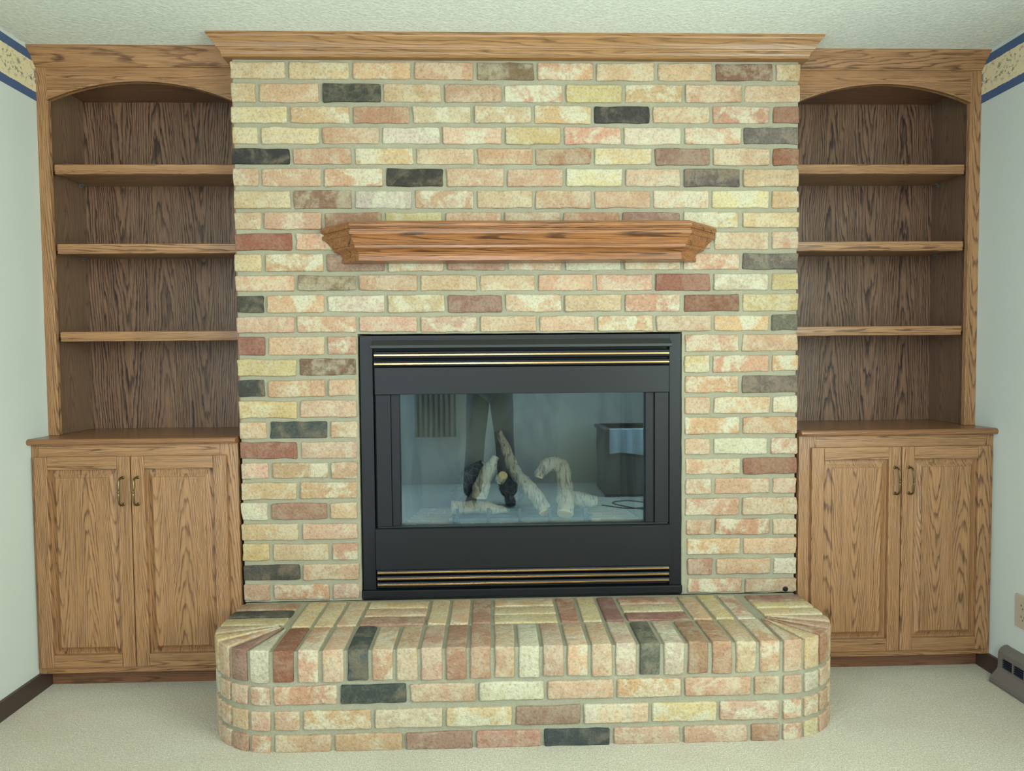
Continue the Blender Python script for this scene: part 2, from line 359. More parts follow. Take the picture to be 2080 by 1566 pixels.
BR="""-1.0135 -0.8019 2.1401 2.1991 Y
-0.8019 -0.5845 2.14 2.199 Y
-0.5845 -0.37 2.1399 2.1989 CP
-0.37 -0.1536 2.1398 2.1988 P
-0.1536 0.0578 2.1397 2.1987 B
0.0578 0.267 2.1396 2.1986 CP
0.267 0.4814 2.1395 2.1985 P
0.4814 0.6894 2.1395 2.1985 P
0.6894 0.904 2.1394 2.1984 B
0.904 1.0034 2.1393 2.1983 P
-1.0122 -0.906 2.0607 2.1256 Y
-0.906 -0.6903 2.0611 2.1255 P
-0.6903 -0.4773 2.0617 2.1254 K
-0.4773 -0.2672 2.0623 2.1254 P
-0.2672 -0.0554 2.0629 2.1253 P
-0.0554 0.1602 2.0635 2.1252 CP
0.1602 0.3682 2.0641 2.1251 Y
0.3682 0.582 2.0647 2.125 CP
0.582 0.7936 2.0653 2.1249 P
0.7936 1.0007 2.0659 2.1248 P
-1.0087 -0.8005 1.9902 2.0463 Y
-0.8005 -0.5859 1.9904 2.0469 CP
-0.5859 -0.3767 1.9906 2.0475 T
-0.3767 -0.1632 1.9909 2.0481 CW
-0.1632 0.0473 1.9911 2.0487 CW
0.0473 0.2577 1.9914 2.0493 CP
0.2577 0.4665 1.9916 2.0499 K
0.4665 0.6791 1.9919 2.0504 P
0.6791 0.8948 1.9921 2.051 PW
0.8948 0.9959 1.9923 2.0515 R
-1.0092 -0.9028 1.9181 1.9756 Y
-0.9028 -0.6918 1.9181 1.9758 Y
-0.6918 -0.4843 1.9182 1.976 P
-0.4843 -0.273 1.9183 1.9763 W
-0.273 -0.0553 1.9183 1.9765 CW
-0.0553 0.1506 1.9184 1.9768 Y
0.1506 0.3646 1.9185 1.977 PW
0.3646 0.5782 1.9185 1.9772 W
0.5782 0.7923 1.9186 1.9775 CP
0.7923 0.9938 1.9187 1.9777 G
-1.0031 -0.795 1.8491 1.9036 K
-0.795 -0.5818 1.8486 1.9037 P
-0.5818 -0.3655 1.8481 1.9038 CP
-0.3655 -0.1533 1.8476 1.9038 P
-0.1533 0.051 1.8471 1.9039 P
0.051 0.2586 1.8466 1.9039 T
0.2586 0.4733 1.8462 1.904 YW
0.4733 0.6817 1.8457 1.9041 D
0.6817 0.8959 1.8452 1.9041 P
0.8959 0.9958 1.8448 1.9042 R
-1.005 -0.9042 1.7722 1.8347 P
-0.9042 -0.688 1.7721 1.8343 P
-0.688 -0.4733 1.7719 1.8338 PW
-0.4733 -0.2628 1.7717 1.8334 K
-0.2628 -0.0492 1.7715 1.8329 P
-0.0492 0.1587 1.7714 1.8324 P
0.1587 0.3677 1.7712 1.8319 YW
0.3677 0.5758 1.771 1.8314 P
0.5758 0.7897 1.7708 1.8309 G
0.7897 0.9952 1.7706 1.8304 P
-1.0049 -0.7949 1.6963 1.7577 Y
-0.7949 -0.5831 1.6961 1.7575 B
-0.5831 -0.3743 1.696 1.7573 W
-0.3743 -0.1563 1.6958 1.7571 PW
-0.1563 0.05 1.6957 1.7569 P
0.05 0.258 1.6955 1.7568 P
0.258 0.4679 1.6954 1.7566 P
0.4679 0.6767 1.6953 1.7564 CW
0.6767 0.8936 1.6951 1.7562 YW
0.8936 0.9959 1.695 1.7561 Y
-1.0034 -0.899 1.6237 1.6818 P
-0.899 -0.6889 1.6238 1.6817 P
-0.6889 -0.479 1.624 1.6815 T
-0.479 -0.268 1.6242 1.6814 Y
-0.268 -0.0592 1.6244 1.6813 P
-0.0592 0.1491 1.6245 1.6811 P
0.1491 0.3586 1.6247 1.681 T
0.3586 0.5761 1.6249 1.6808 D
0.5761 0.7871 1.6251 1.6807 CP
0.7871 0.9965 1.6253 1.6805 Y
-0.9972 -0.792 1.5526 1.6092 R
-0.792 -0.577 1.5521 1.6094 PW
-0.577 -0.3663 1.5517 1.6096 P
-0.3663 -0.1544 1.5512 1.6098 P
-0.1544 0.0523 1.5508 1.61 T
0.0523 0.263 1.5503 1.6101 P
0.263 0.4747 1.5499 1.6103 P
0.4747 0.6862 1.5494 1.6105 P
0.6862 0.8947 1.5489 1.6107 P
0.8947 0.9972 1.5486 1.6108 P
-1.0004 -0.8991 1.4776 1.5382 Y
-0.8991 -0.6851 1.4776 1.5379 CP
-0.6851 -0.4713 1.4776 1.5374 D
-0.4713 -0.2644 1.4777 1.5369 CW
-0.2644 -0.0504 1.4777 1.5365 T
-0.0504 0.1537 1.4777 1.536 CW
0.1537 0.3638 1.4777 1.5356 W
0.3638 0.5764 1.4777 1.5351 CW
0.5764 0.79 1.4778 1.5347 PW
0.79 0.9958 1.4778 1.5342 G
-0.9988 -0.7884 1.409 1.4631 P
-0.7884 -0.5742 1.4084 1.4631 B
-0.5742 -0.3582 1.4079 1.4632 P
-0.3582 -0.1492 1.4073 1.4632 P
-0.1492 0.0568 1.4068 1.4632 P
0.0568 0.2639 1.4062 1.4632 P
0.2639 0.4748 1.4057 1.4632 P
0.4748 0.6847 1.4052 1.4633 R
0.6847 0.8943 1.4046 1.4633 W
0.8943 0.9964 1.4042 1.4633 Y
-0.994 -0.8958 1.3343 1.3946 K
-0.8958 -0.6859 1.3338 1.3942 PW
-0.6859 -0.4736 1.3332 1.3936 W
-0.4736 -0.2628 1.3326 1.3931 CW
-0.2628 -0.0584 1.3321 1.3926 D
-0.0584 0.1509 1.3315 1.392 CW
0.1509 0.365 1.3309 1.3915 P
0.365 0.5767 1.3303 1.3909 PW
0.5767 0.7888 1.3297 1.3904 R
0.7888 0.9971 1.3291 1.3898 Y
-0.999 -0.7914 1.2641 1.3196 P
-0.7914 -0.5754 1.2635 1.319 PW
-0.5754 -0.3602 1.2629 1.3184 P
-0.3602 -0.1486 1.2623 1.3178 PW
-0.1486 0.0619 1.2617 1.3172 P
0.0619 0.2689 1.2611 1.3166 P
0.2689 0.4783 1.2606 1.316 CP
0.4783 0.6874 1.26 1.3154 P
0.6874 0.8968 1.2594 1.3148 CP
0.8968 0.9957 1.259 1.3144 G
-0.9942 -0.8946 1.1856 1.2497 R
-0.8946 -0.6876 1.1856 1.2493 P
-0.6876 -0.5754 1.1855 1.2488 PW
0.5822 0.788 1.1853 1.2452 PW
0.788 0.9969 1.1852 1.2447 P
-0.9993 -0.7879 1.1115 1.1711 Y
-0.7879 -0.578 1.1116 1.171 B
0.5803 0.6825 1.1119 1.1708 CY
0.6825 0.898 1.112 1.1707 WP
0.898 0.9996 1.112 1.1707 CP
-0.9965 -0.8993 1.0384 1.097 K
-0.8993 -0.6885 1.0382 1.097 P
-0.6885 -0.5793 1.038 1.0971 P
0.5825 0.7895 1.0363 1.0974 WP
0.7895 0.9982 1.0361 1.0975 G
-0.9963 -0.789 0.9632 1.0238 Y
-0.789 -0.5793 0.9631 1.0236 P
0.5826 0.6871 0.9624 1.0219 P
0.6871 0.9011 0.9624 1.0217 CP
0.9011 1.003 0.9623 1.0215 CW
-0.9961 -0.8948 0.8919 0.9487 P
-0.8948 -0.6834 0.8915 0.9486 K
-0.6834 -0.5786 0.8911 0.9485 PW
0.5828 0.7917 0.8878 0.9479 CP
0.7917 0.9996 0.8873 0.9478 P
-0.9966 -0.7901 0.8185 0.8773 R
-0.7901 -0.5779 0.8179 0.8767 P
0.5829 0.6857 0.8147 0.8735 P
0.6857 0.8953 0.8143 0.8731 W
0.8953 1.0023 0.8139 0.8727 PW
-0.9931 -0.8928 0.7469 0.8041 P
-0.8928 -0.6842 0.7464 0.8037 WP
-0.6842 -0.5791 0.7458 0.8033 PW
0.5844 0.7946 0.7414 0.8 PW
0.7946 0.9995 0.7407 0.7995 R
-0.9949 -0.7938 0.674 0.7322 P
-0.7938 -0.5824 0.6735 0.7315 PW
0.5846 0.6917 0.6704 0.7271 PW
0.6917 0.9033 0.6701 0.7265 P
0.9033 1.0036 0.6697 0.726 P
-0.9967 -0.8975 0.6002 0.6596 W
-0.8975 -0.6903 0.5995 0.6592 D
-0.6903 -0.5837 0.5988 0.6589 P
0.5848 0.7919 0.5928 0.6558 WP
0.7919 1.0023 0.5918 0.6553 P
-0.9971 -0.7916 0.527 0.5854 P
-0.7916 -0.5817 0.5264 0.5845 P
0.587 0.6923 0.5222 0.5785 P
0.6923 0.9058 0.5217 0.5778 PW
0.9058 1.0071 0.5212 0.5771 P
-0.9969 -0.8942 0.453 0.5127 Y
-0.8942 -0.6852 0.4526 0.5122 P
-0.6852 -0.5809 0.4522 0.5117 PW
0.5906 0.7976 0.4489 0.5075 CP
0.7976 1.0091 0.4484 0.5068 P
-0.9973 -0.7893 0.382 0.4384 K
-0.7893 -0.5795 0.381 0.4378 P
0.5928 0.6956 0.3752 0.4346 T
0.6956 0.9076 0.3745 0.4342 P
0.9076 1.0084 0.3739 0.4338 W
-0.9971 -0.8974 0.3102 0.3677 P
-0.8974 -0.6873 0.3096 0.367 PW
-0.6873 -0.5787 0.3089 0.3663 P
0.5929 0.8032 0.3035 0.3605 PW
0.8032 1.0118 0.3027 0.3596 P"""
seed=0
for ln in BR.split('\n'):
    a,b,z0,z1,c=ln.split();a,b,z0,z1=map(float,(a,b,z0,z1));seed+=1
    g=.0065;xa=a+(g if abs(a)<.97 else 0);xb=b-(g if abs(b)<.97 else 0)
    if z0<1.26 and z1>.3:      # bricks beside the firebox stop at the opening
        if xb<0 and xb>-.6:xb=min(xb,-.574)
        if xa>0 and xa<.6 and z0<1.23:xa=max(xa,.574)
    xa=max(xa,-.998);xb=min(xb,.998);z0=max(z0,.311);z1=min(z1,2.2005)
    j=random.uniform(-.002,.0015);ti=random.uniform(-.004,.004)
    za,zb=z0+random.uniform(-.0012,.0012),z1+random.uniform(-.0012,.0012)
    bm=rbrick((xb-xa,.095,zb-za),lambda x,y,z,xa=xa,za=za,j=j,ti=ti:Vector((xa+x,j+y,za+z+ti*(x-.1))),nx=max(2,int((xb-xa)/.035)),seed=seed,culls=('y1',),r=.0055)
    place_brick(bm,chimney,c)
# mortar body of the chimney breast with the firebox opening left out
bm=bmesh.new()
def gridface(u0,u1,v0,v1,f,st=.02,amp=.0016):
    nu=max(1,int((u1-u0)/st));nv=max(1,int((v1-v0)/st));V=[]
    for i in range(nu+1):
        for k in range(nv+1):
            p=Vector(f(u0+(u1-u0)*i/nu,v0+(v1-v0)*k/nv));p+=noise.noise_vector(p*22)*amp;V.append(bm.verts.new(p))
    for i in range(nu):
        for k in range(nv):
            a=i*(nv+1)+k;bm.faces.new((V[a],V[a+nv+1],V[a+nv+2],V[a+1]))
FX,FZ0,FZ1=.578,.30,1.2565;my=.0075
gridface(-.992,-FX,.3045,H-.066,lambda x,z:(x,my,z));gridface(FX,.992,.3045,H-.066,lambda x,z:(x,my,z))
gridface(-FX,FX,FZ1,H-.066,lambda x,z:(x,my,z))
for s in(-1,1):
    gridface(.007,.34,.3045,H-.066,lambda y,z,s=s:(s*.991,y,z));gridface(.007,.34,FZ0,FZ1,lambda y,z,s=s:(s*FX,y,z),amp=.001)
gridface(-FX,FX,.007,.34,lambda x,y:(x,y,FZ1),amp=.001)
tag(mk('mortar',bm,MORTAR,chimney,smooth=True),'grey green mortar joints')
# ------------------------------------------------------------------ raised hearth
hearth=empty('raised_brick_hearth',(0,-.2,0),'raised brick hearth with rounded ends standing on the carpet','hearth')
HT=.3085;HF=-.409;CX=.765;CY=-.212;RX=.229;RYY=-.409-CY;RYY=-RYY
def ell(s,t,rho):return s*(CX+RX*rho*math.sin(t)),CY-RYY*rho*math.cos(t)
seed=1000;pitch=2*CX/21
top='R PW P K PW P P T T P Y W P CP P W K2 W T T P'.replace('K2','G').split()
top='R PW P K PW P P T T P W P CP P CW G W T T P CP'.split()
for i,c in enumerate(top):
    seed+=1;x0=-CX+pitch*i+.0062;x1=-CX+pitch*(i+1)-.0062;z0=.211+random.uniform(-.003,.002)
    yb=-.2395+random.uniform(-.003,.003)
    bm=rbrick((x1-x0,yb-HF,HT-z0),lambda x,y,z,x0=x0,z0=z0:Vector((x0+x,HF+y,z0+z)),nx=2,seed=seed,r=.0055,amp=.0026,culls=('z0',))
    # a few extra cuts along the length are given by the jitter itself
    place_brick(bm,hearth,c)
def xs(px):return px
def frow(z0,z1,cuts,cols):
    global seed
    for a,b,c in zip(cuts[:-1],cuts[1:],cols):
        seed+=1;x0,x1=a+.006,b-.006
        bm=rbrick((x1-x0,.09,z1-z0),lambda x,y,z,x0=x0:Vector((x0+x,HF+y,z0+z)),nx=max(2,int((x1-x0)/.035)),seed=seed,r=.0055,amp=.0024,culls=('y1',))
        place_brick(bm,hearth,c)
CUT=[[-0.765, -0.5672, -0.3613, -0.1555, 0.0496, 0.2593, 0.4635, 0.6759, 0.765], [-0.765, -0.6791, -0.4682, -0.2555, -0.0474, 0.1586, 0.3647, 0.5712, 0.765], [-0.765, -0.5867, -0.3758, -0.1659, 0.0387, 0.2476, 0.4606, 0.6674, 0.765]]
frow(.1425,.199,CUT[0],'PW KB P W P CP P P'.replace('KB','K').split())
frow(.0655,.1235,CUT[1],'PW CP CW CY D CW CY PW'.split())
frow(-.002,.0505,CUT[2],'P P D T K P P T'.split())
# rounded ends: five wedges a side, three courses of headers below
NA=5
for s in(-1,1):
    cols={-1:['W','D','P','CP','P'],1:['P','Y','T','P','P']}[s]
    lows={-1:[['PW','P','P','W','P'],['P','Y','PW','P','P'],['PW','T','P','P','P']],1:[['P','W','P','CP','P'],['PW','CW','P','P','P'],['PW','CY','P','P','P']]}[s]
    for k in range(NA):
        t0,t1=math.pi/2*k/NA,math.pi/2*(k+1)/NA;am=(t0+t1)/2;L=.2
        rr=.2;wd=rr*(t1-t0)
        def f(x,y,z,t0=t0,t1=t1,wd=wd,s=s,z0=.211,rin=.14,lim=1.0):
            rho=lim-(y/.2)*(lim-rin);t=t0+(t1-t0)*(x/wd)
            gm=.0055/max(rho*.205,.012)      # mortar gap in radians
            t=t0+gm+(t1-t0-2*gm)*(x/wd) if t1-t0>2*gm else am
            X,Y=ell(s,t,rho);return Vector((X,Y,z0+z))
        seed+=1;place_brick(rbrick((wd,.2,HT-.211),f,nx=2,seed=seed,r=.005,amp=.0015,culls=('z0',)),hearth,cols[k])
        for (z0,z1),cc in zip(((.1425,.199),(.0655,.1235),(-.002,.0505)),[l[k] for l in lows]):
            seed+=1
            place_brick(rbrick((wd,.09,z1-z0),lambda x,y,z,f=f,z0=z0:f(x,y,z,z0=z0,rin=.5),nx=2,seed=seed,r=.005,amp=.0018,culls=('y1',)),hearth,cc)
    # straight return to the wall
    y0,y1=CY+.001,-.018;n=3
    ec={-1:['Y','K','T'],1:['Y','Y','D']}[s]
    for k in range(n):
        ya=y0+(y1-y0)*k/n+.005;yb=y0+(y1-y0)*(k+1)/n-.005;xi=.788 if s<0 else .795
        seed+=1;xo=.994
        place_brick(rbrick((xo-xi,yb-ya,HT-.211),lambda x,y,z,ya=ya,xi=xi,s=s:Vector((s*(xi+x),ya+y,.211+z)),nx=5,seed=seed,r=.005,amp=.0022,culls=('z0',)),hearth,ec[k])
        for z0,z1 in((.1425,.199),(.0655,.1235),(-.002,.0505)):
            seed+=1
            place_brick(rbrick((.08,yb-ya,z1-z0),lambda x,y,z,ya=ya,s=s,z0=z0:Vector((s*(.914+x),ya+y,z0+z)),nx=2,seed=seed,r=.005),hearth,random.choice(['P','PW','Y']))
# back band of the top: threes of headers and threes of stretchers
gw=2*CX/7
kinds='HSHSHSH';bc=[['Y','Y','P'],['T','P','Y'],['Y','P','T'],['Y','Y','P'],['T','Y','D'],['D','Y','T'],['P','Y','PW']]
for gi,(kd,cc) in enumerate(zip(kinds,bc)):
    a=-CX+gw*gi;b=a+gw;y0,y1=-.2275,-.018
    for k in range(3):
        seed+=1
        if kd=='H':x0,x1,ya,yb=a+gw*k/3+.0058,a+gw*(k+1)/3-.0058,y0,y1
        else:x0,x1,ya,yb=a+.006,b-.006,y0+(y1-y0)*k/3+.0045*(k>0),y0+(y1-y0)*(k+1)/3-.0045
        zt=HT+random.uniform(-.002,.001)
        place_brick(rbrick((x1-x0,yb-ya,.06),lambda x,y,z,x0=x0,ya=ya,zt=zt:Vector((x0+x,ya+y,zt-.06+z)),nx=2 if kd=='H' else 5,seed=seed,r=.005,amp=.0024,culls=('z0',)),hearth,cc[k])
bm=bmesh.new();ins=.0075
outl=[]
for k in range(13):
    t=math.pi/2*k/12;outl.append((-(CX+(RX-ins)*math.sin(t)),CY-(RYY-ins)*math.cos(t)))
outl=outl[::-1];outl=[(-.987,.0065)]+outl+[(-x,y) for x,y in outl[::-1]]+[(.987,.0065)]
addprism(bm,outl,'z',0,HT-.0065)
tag(mk('mortar',bm,MORTAR,hearth),'grey green mortar joints')
# ------------------------------------------------------------------ crown on the chimney breast, mantel
def sweep(name,profile,path,mat,parent=None,origin=None,closed_top=True):
    """profile: (d,z) from top to bottom; path(d)->list of (x,y). builds skin plus end caps and lid"""
    bm=bmesh.new();rows_=[]
    for d,z in profile:rows_.append([bm.verts.new((x,y,z)) for x,y in path(d)])
    for A,B in zip(rows_[:-1],rows_[1:]):
        for k in range(len(A)-1):
            if (A[k].co-B[k].co).length>1e-7 or True:bm.faces.new((A[k],A[k+1],B[k+1],B[k]))
    bm.faces.new(rows_[0]);bm.faces.new(rows_[-1][::-1])
    m=[r[0] for r in rows_]+[r[-1] for r in rows_][::-1]
    bm.faces.new(m)
    return mk(name,bm,mat,parent,origin=origin)
crp=[(.056,H),(.056,H-0.0057),(.053,H-0.0081),(.0515,H-0.0130),(.045,H-0.0194),(.0385,H-0.0275),(.034,H-0.0356),(.032,H-0.0409),(.029,H-0.0417),(.028,H-0.0446),(.0245,H-0.0478),(.0215,H-0.0518),(.0195,H-0.0567),(.0185,H-0.0591),(.0185,H-0.0664),(.016,H-0.0680)]
tag(sweep('crown_moulding',crp,lambda d:[(-1-d,.0465),(-1-d,-d),(1+d,-d),(1+d,.0465)],OXC,origin=(0,0,H-.068)),'golden oak crown moulding along the top of the brick chimney breast','crown moulding')
mp=[(.030,1.630),(.042,1.629),(.051,1.624),(.055,1.617),(.055,1.610),(.051,1.604),(.047,1.602),(.047,1.598),(.0515,1.595),(.0515,1.585),(.049,1.582),(.046,1.5815),(.040,1.574),(.034,1.566),(.030,1.558),(.0275,1.553),(.024,1.552),(.0235,1.543),(.020,1.541),(.013,1.538),(.006,1.532),(.002,1.525),(.0005,1.519),(.003,1.518),(.003,1.5035),(0,1.502)]
def mpath(d):
    y=.068+d;xf=.552+.4142*d;return [(-xf-y,-.004),(-xf,-y),(xf,-y),(xf+y,-.004)]
tag(sweep('mantel_shelf',mp,mpath,OXM,origin=(0,0,1.5)),'moulded oak mantel shelf with angled ends mounted on the brick','mantel')
# ------------------------------------------------------------------ bookcases, counters, base cabinets
UY=.093
def raised_panel(x0,x1,z0,z1,y):
    """raised door panel: back slab, coved bevel, field"""
    bm=bmesh.new();b=.034;L=[]
    for d,yy in((0,y+.005),(.003,y+.007),(.010,y+.0072),(.020,y+.004),(.028,y-.001),(.0325,y-.0035),(.033,y-.0068)):
        L.append([bm.verts.new(p) for p in((x0+d,yy,z0+d),(x1-d,yy,z0+d),(x1-d,yy,z1-d),(x0+d,yy,z1-d))])
    for A,B in zip(L[:-1],L[1:]):
        for k in range(4):bm.faces.new((A[k],A[(k+1)%4],B[(k+1)%4],B[k]))
    bm.faces.new(L[-1]);
    K=[bm.verts.new(p) for p in((x0,y+.014,z0),(x1,y+.014,z0),(x1,y+.014,z1),(x0,y+.014,z1))]
    for k in range(4):bm.faces.new((L[0][k],L[0][(k+1)%4],K[(k+1)%4],K[k]))
    bm.faces.new(K);return bm
def door(cab,x0,x1,z0,z1,hs):
    """overlay raised panel door; hs=+1 handle at the right edge, -1 at the left"""
    yf=-.0135;sw=.0455
    d=mk('door',raised_panel(x0+sw-.004,x1-sw+.004,z0+sw-.004,z1-sw+.004,yf+.008),OZ,cab)
    for a,b in((x0,x0+sw),(x1-sw,x1)):
        box('stile',a,b,yf,.0065,z0,z1,OZ,d,bev=.003)
    for a,b in((z0,z0+sw),(z1-sw,z1)):
        box('rail',x0+sw+.0004,x1-sw-.0004,yf+.0004,.006,a,b,OX,d,bev=.0025)
    hx=(x1-.024) if hs>0 else (x0+.024);bm=bmesh.new();zt,zb=.7615,.6675
    P=smoothpath([(hx,yf+.001,zt,.0042),(hx,yf-.014,zt+.001,.0034),(hx,yf-.026,zt-.006,.0032),(hx,yf-.029,zt-.018,.0036),(hx,yf-.030,zt-.036,.0038),(hx,yf-.030,(zt+zb)/2+.0045,.0026),(hx,yf-.030,(zt+zb)/2,.0048),(hx,yf-.030,(zt+zb)/2-.0045,.0026),(hx,yf-.030,zb+.036,.0038),(hx,yf-.029,zb+.018,.0036),(hx,yf-.026,zb+.006,.0032),(hx,yf-.014,zb-.001,.0034),(hx,yf+.001,zb,.0042)],4)
    addtube(bm,[p[:3] for p in P],[p[3] for p in P],10)
    for z in(zt,zb):addtube(bm,[(hx,yf+.0012,z),(hx,yf-.0015,z),(hx,yf-.003,z)],[.0062,.006,.0042],14)
    tag(mk('handle',bm,ABRASS,d,smooth=True),'antique brass bow handle')
def bar(name,profile,axis,a,b,mat,parent,**k):
    bm=bmesh.new();addprism(bm,profile,axis,a,b);return mk(name,bm,mat,parent,**k)
def side_unit(s,side):
    xw=-XW if s<0 else XR
    o=lambda x:s*x                       # x given as distance from the room's middle
    def bx(name,xa,xb,*r,**k):
        lo,hi=sorted((o(xa),o(xb)));return box(name,lo,hi,*r,**k)
    aw=abs(xw)
    up=empty('bookcase',(o(1.36),.2,.9),('upper oak bookcase left of the brick, pale arch and three shelves' if s<0 else 'upper oak bookcase right of the brick, shaded, arch and three shelves'),'bookcase')
    bx('back_panel',aw-.001,1.0,.334,.3445,.9,H,mat=VZ,parent=up)
    bx('side_panel',aw,aw-.019,.112,.334,.9,H,mat=VS,parent=up)
    bx('side_panel',1.001,1.014,.112,.334,.9,H,mat=VS,parent=up)
    bx('stile',aw,1.680,UY,.112,.9,H,mat=OZ,parent=up,bev=.0015)
    bx('stile',1.030,1.003,UY,.112,.9,H,mat=OZ,parent=up,bev=.0015)
    bx('top_panel',aw-.019,1.014,.112,.334,2.185,2.2,mat=KICK,parent=up)
    # arched valance
    bm=bmesh.new();n=28;xa,xb=1.0295,1.6805;zc,za=2.100,2.1665;c=(xb-xa)/2;sag=za-zc;rad=(c*c+sag*sag)/(2*sag)
    def arc(off):
        out=[]
        for i in range(n+1):
            x=xa+(xb-xa)*i/n;dx=x-(xa+xb)/2;out.append((o(x),za-rad+math.sqrt(rad*rad-dx*dx)+off))
        return out
    A=arc(0);poly=A+[(o(xb),H),(o(xa),H)]
    addprism(bm,poly,'y',UY+.0005,.111)
    v=mk('arched_valance',bm,OX,up)
    bm=bmesh.new();A2=arc(.0062);addprism(bm,A+A2[::-1],'y',UY-.0030,UY+.006);tag(mk('arch_bead',bm,OX,v),'rounded bead along the arch')
    # crown
    p=[(UY-.046,H),(UY-.046,H-.005),(UY-.041,H-.012),(UY-.031,H-.022),(UY-.020,H-.035),(UY-.012,H-.046),(UY-.008,H-.052),(UY-.005,H-.053),(UY-.005,H-.0585),(UY+.001,H-.059),(UY+.001,H)]
    a,b=sorted((o(aw),o(1.003)));bar('crown',p,'x',a,b,OX,up)
    for z in(1.878,1.5935,1.2765):
        sh=bx('shelf',aw-.0225,1.016,.126,.333,z-.0195,z-.0005,mat=VX,parent=up)
        p=[(.126,z),(.106,z),(.1035,z-.002),(.1035,z-.024),(.1055,z-.0255),(.1055,z-.028),(.1035,z-.0295),(.1035,z-.033),(.1055,z-.035),(.126,z-.035)]
        a,b=sorted((o(1.6685),o(1.032)));bar('nosing',p,'x',a,b,OX,sh)
        for y in(.30,):
            cl=bmesh.new();lo,hi=sorted((o(aw-.0195),o(aw-.034)));addbox(cl,lo,hi,y-.008,y+.008,z-.026,z-.0200,.001);addbox(cl,*sorted((o(aw-.0192),o(aw-.0225))),y-.008,y+.008,z-.036,z-.026,.001)
            tag(mk('shelf_clip',cl,CLIP,sh),'small clear shelf clip')
    # counter
    ct=bmesh.new();x0,x1=sorted((o(1.003),o(aw)))
    prof=[(-.0135,.8995),(-.019,.8975),(-.0225,.893),(-.0235,.888),(-.0225,.883),(-.019,.879),(-.0135,.8775),(.333,.8775),(.333,.8995)]
    addprism(ct,prof,'x',x0,x1)
    # counter stops at the brick in front of it
    tag(mk('countertop',ct,OY,origin=(o(1.36),0,.8775)),('golden oak countertop with rounded edge left of the brick' if s<0 else 'oak countertop with rounded edge right of the brick'),'countertop')
    lowc=empty('base_cabinet',(o(1.36),.15,0),('two door oak base cabinet left of the brick hearth' if s<0 else 'two door oak base cabinet right of the brick hearth, beside the heater'),'cabinet')
    bx('carcass',aw,1.004,.019,.333,.062,.8775,mat=KICK,parent=lowc)
    bx('face_stile',aw,1.693,.0005,.019,.062,.8772,mat=OZ,parent=lowc,bev=.001)
    bx('face_stile',1.066,1.004,.0005,.019,.062,.8772,mat=OZ,parent=lowc,bev=.001)
    bx('face_rail',1.6927,1.0663,.001,.019,.826,.8772,mat=OX,parent=lowc,bev=.001)
    bx('face_rail',1.6927,1.0663,.001,.019,.062,.098,mat=OX,parent=lowc,bev=.001)
    bx('toe_kick',aw-.013,1.004,.05,.064,0,.0618,mat=KICK,parent=lowc)
    if s<0:door(lowc,-1.7035,-1.3735,.087,.836,1);door(lowc,-1.3705,-1.0405,.087,.836,-1)
    else:door(lowc,1.0455,1.3735,.086,.836,1);door(lowc,1.3765,1.7045,.086,.836,-1)
VX=oak('oak_shelf','x',light=(150,112,80),dark=(92,62,44),wild=.8,rough=.4)
side_unit(-1,'left');side_unit(1,'right')
# ------------------------------------------------------------------ gas fireplace insert
fire=empty('gas_fireplace_insert',(0,.15,.309),'black gas fireplace insert with brass trimmed louvres set in the brick','fireplace')
X0,X1=-.572,.576
# outer surround: four flat strips
for nm,a in(('surround_strip',(X0,-.527,.012,.03,.313,1.2505)),('surround_strip',(.534,X1,.012,.03,.313,1.2505)),('surround_strip',(-.527,.534,.012,.03,1.233,1.2505)),):
    box(nm,*a,BLACK,fire,bev=.001)
bar('sill_bar',[(.03,.3135),(-.004,.3135),(-.006,.316),(-.006,.336),(-.002,.340),(.03,.340)],'x',-.5725,.5765,BLACK,fire)
# hood
hp=[(.012,1.2335),(-.004,1.2335),(-.022,1.2150),(-.022,1.2065),(-.018,1.2045),(.012,1.2045)]
bm=bmesh.new();A=[bm.verts.new((-.524 if y>-.01 else -.528,y,z)) for y,z in hp];B=[bm.verts.new((.531 if y>-.01 else .535,y,z)) for y,z in hp]
for i in range(6):bm.faces.new((A[i],A[(i+1)%6],B[(i+1)%6],B[i]))
bm.faces.new(A);bm.faces.new(B[::-1]);tag(mk('hood',bm,HOODM,fire),'grey black hood strip')
box('slot_backing',-.527,.534,.028,.034,1.06,1.233,PIT,fire)
box('slot_backing',-.527,.534,.028,.034,.34,.55,PIT,fire)
for a,b in((-.527,-.455),(.466,.534)):box('slot_backing',a,b,.0362,.0375,.55,1.06,PIT,fire)
def louver(z,h):
    yf=-.004
    p=[(.022,z+h*.42),(.004,z+h/2),(yf,z+h*.40),(yf-.002,z+.003),(yf-.002,z-.003),(yf,z-h*.36),(.003,z-h/2),(.022,z-h*.42)]
    l=bar('louver',p,'x',-.5195,.529,BLACK2,fire)
    box('brass_strip',-.519,.5285,yf-.0042,yf-.001,z-.0028,z+.0028,BRASS,l,bev=.0006)
louver(1.1815,.028);louver(1.1505,.023)
for z in(.4055,.3835,.3615):louver(z,.0185)
box('upper_panel',-.518,.529,-.006,.02,1.042,1.1375,BLACK,fire,bev=.0015)
lp=[(.02,.5655),(-.004,.5655),(-.008,.5625),(-.008,.4165),(.02,.4165)]
bar('lower_panel',lp,'x',-.5225,.5325,BLACK,fire)
box('door_lip',-.516,.526,.004,.030,.5655,.569,HOODM,fire,bev=.0005)
for a,b in((-.517,-.4655),(.4785,.529)):box('side_column',a,b,.002,.03,.5695,1.0415,BLACK2,fire,bev=.0015)
for a,b in((-.4652,-.436),(.4475,.4782)):box('glass_frame',a,b,.010,.036,.5695,1.0415,BLACK2,fire,bev=.001)
gl=box('glass_pane',-.4362,.4477,.0285,.0325,.5692,1.0418,GLASS,fire)
tag(gl,'reflective fireplace glass')
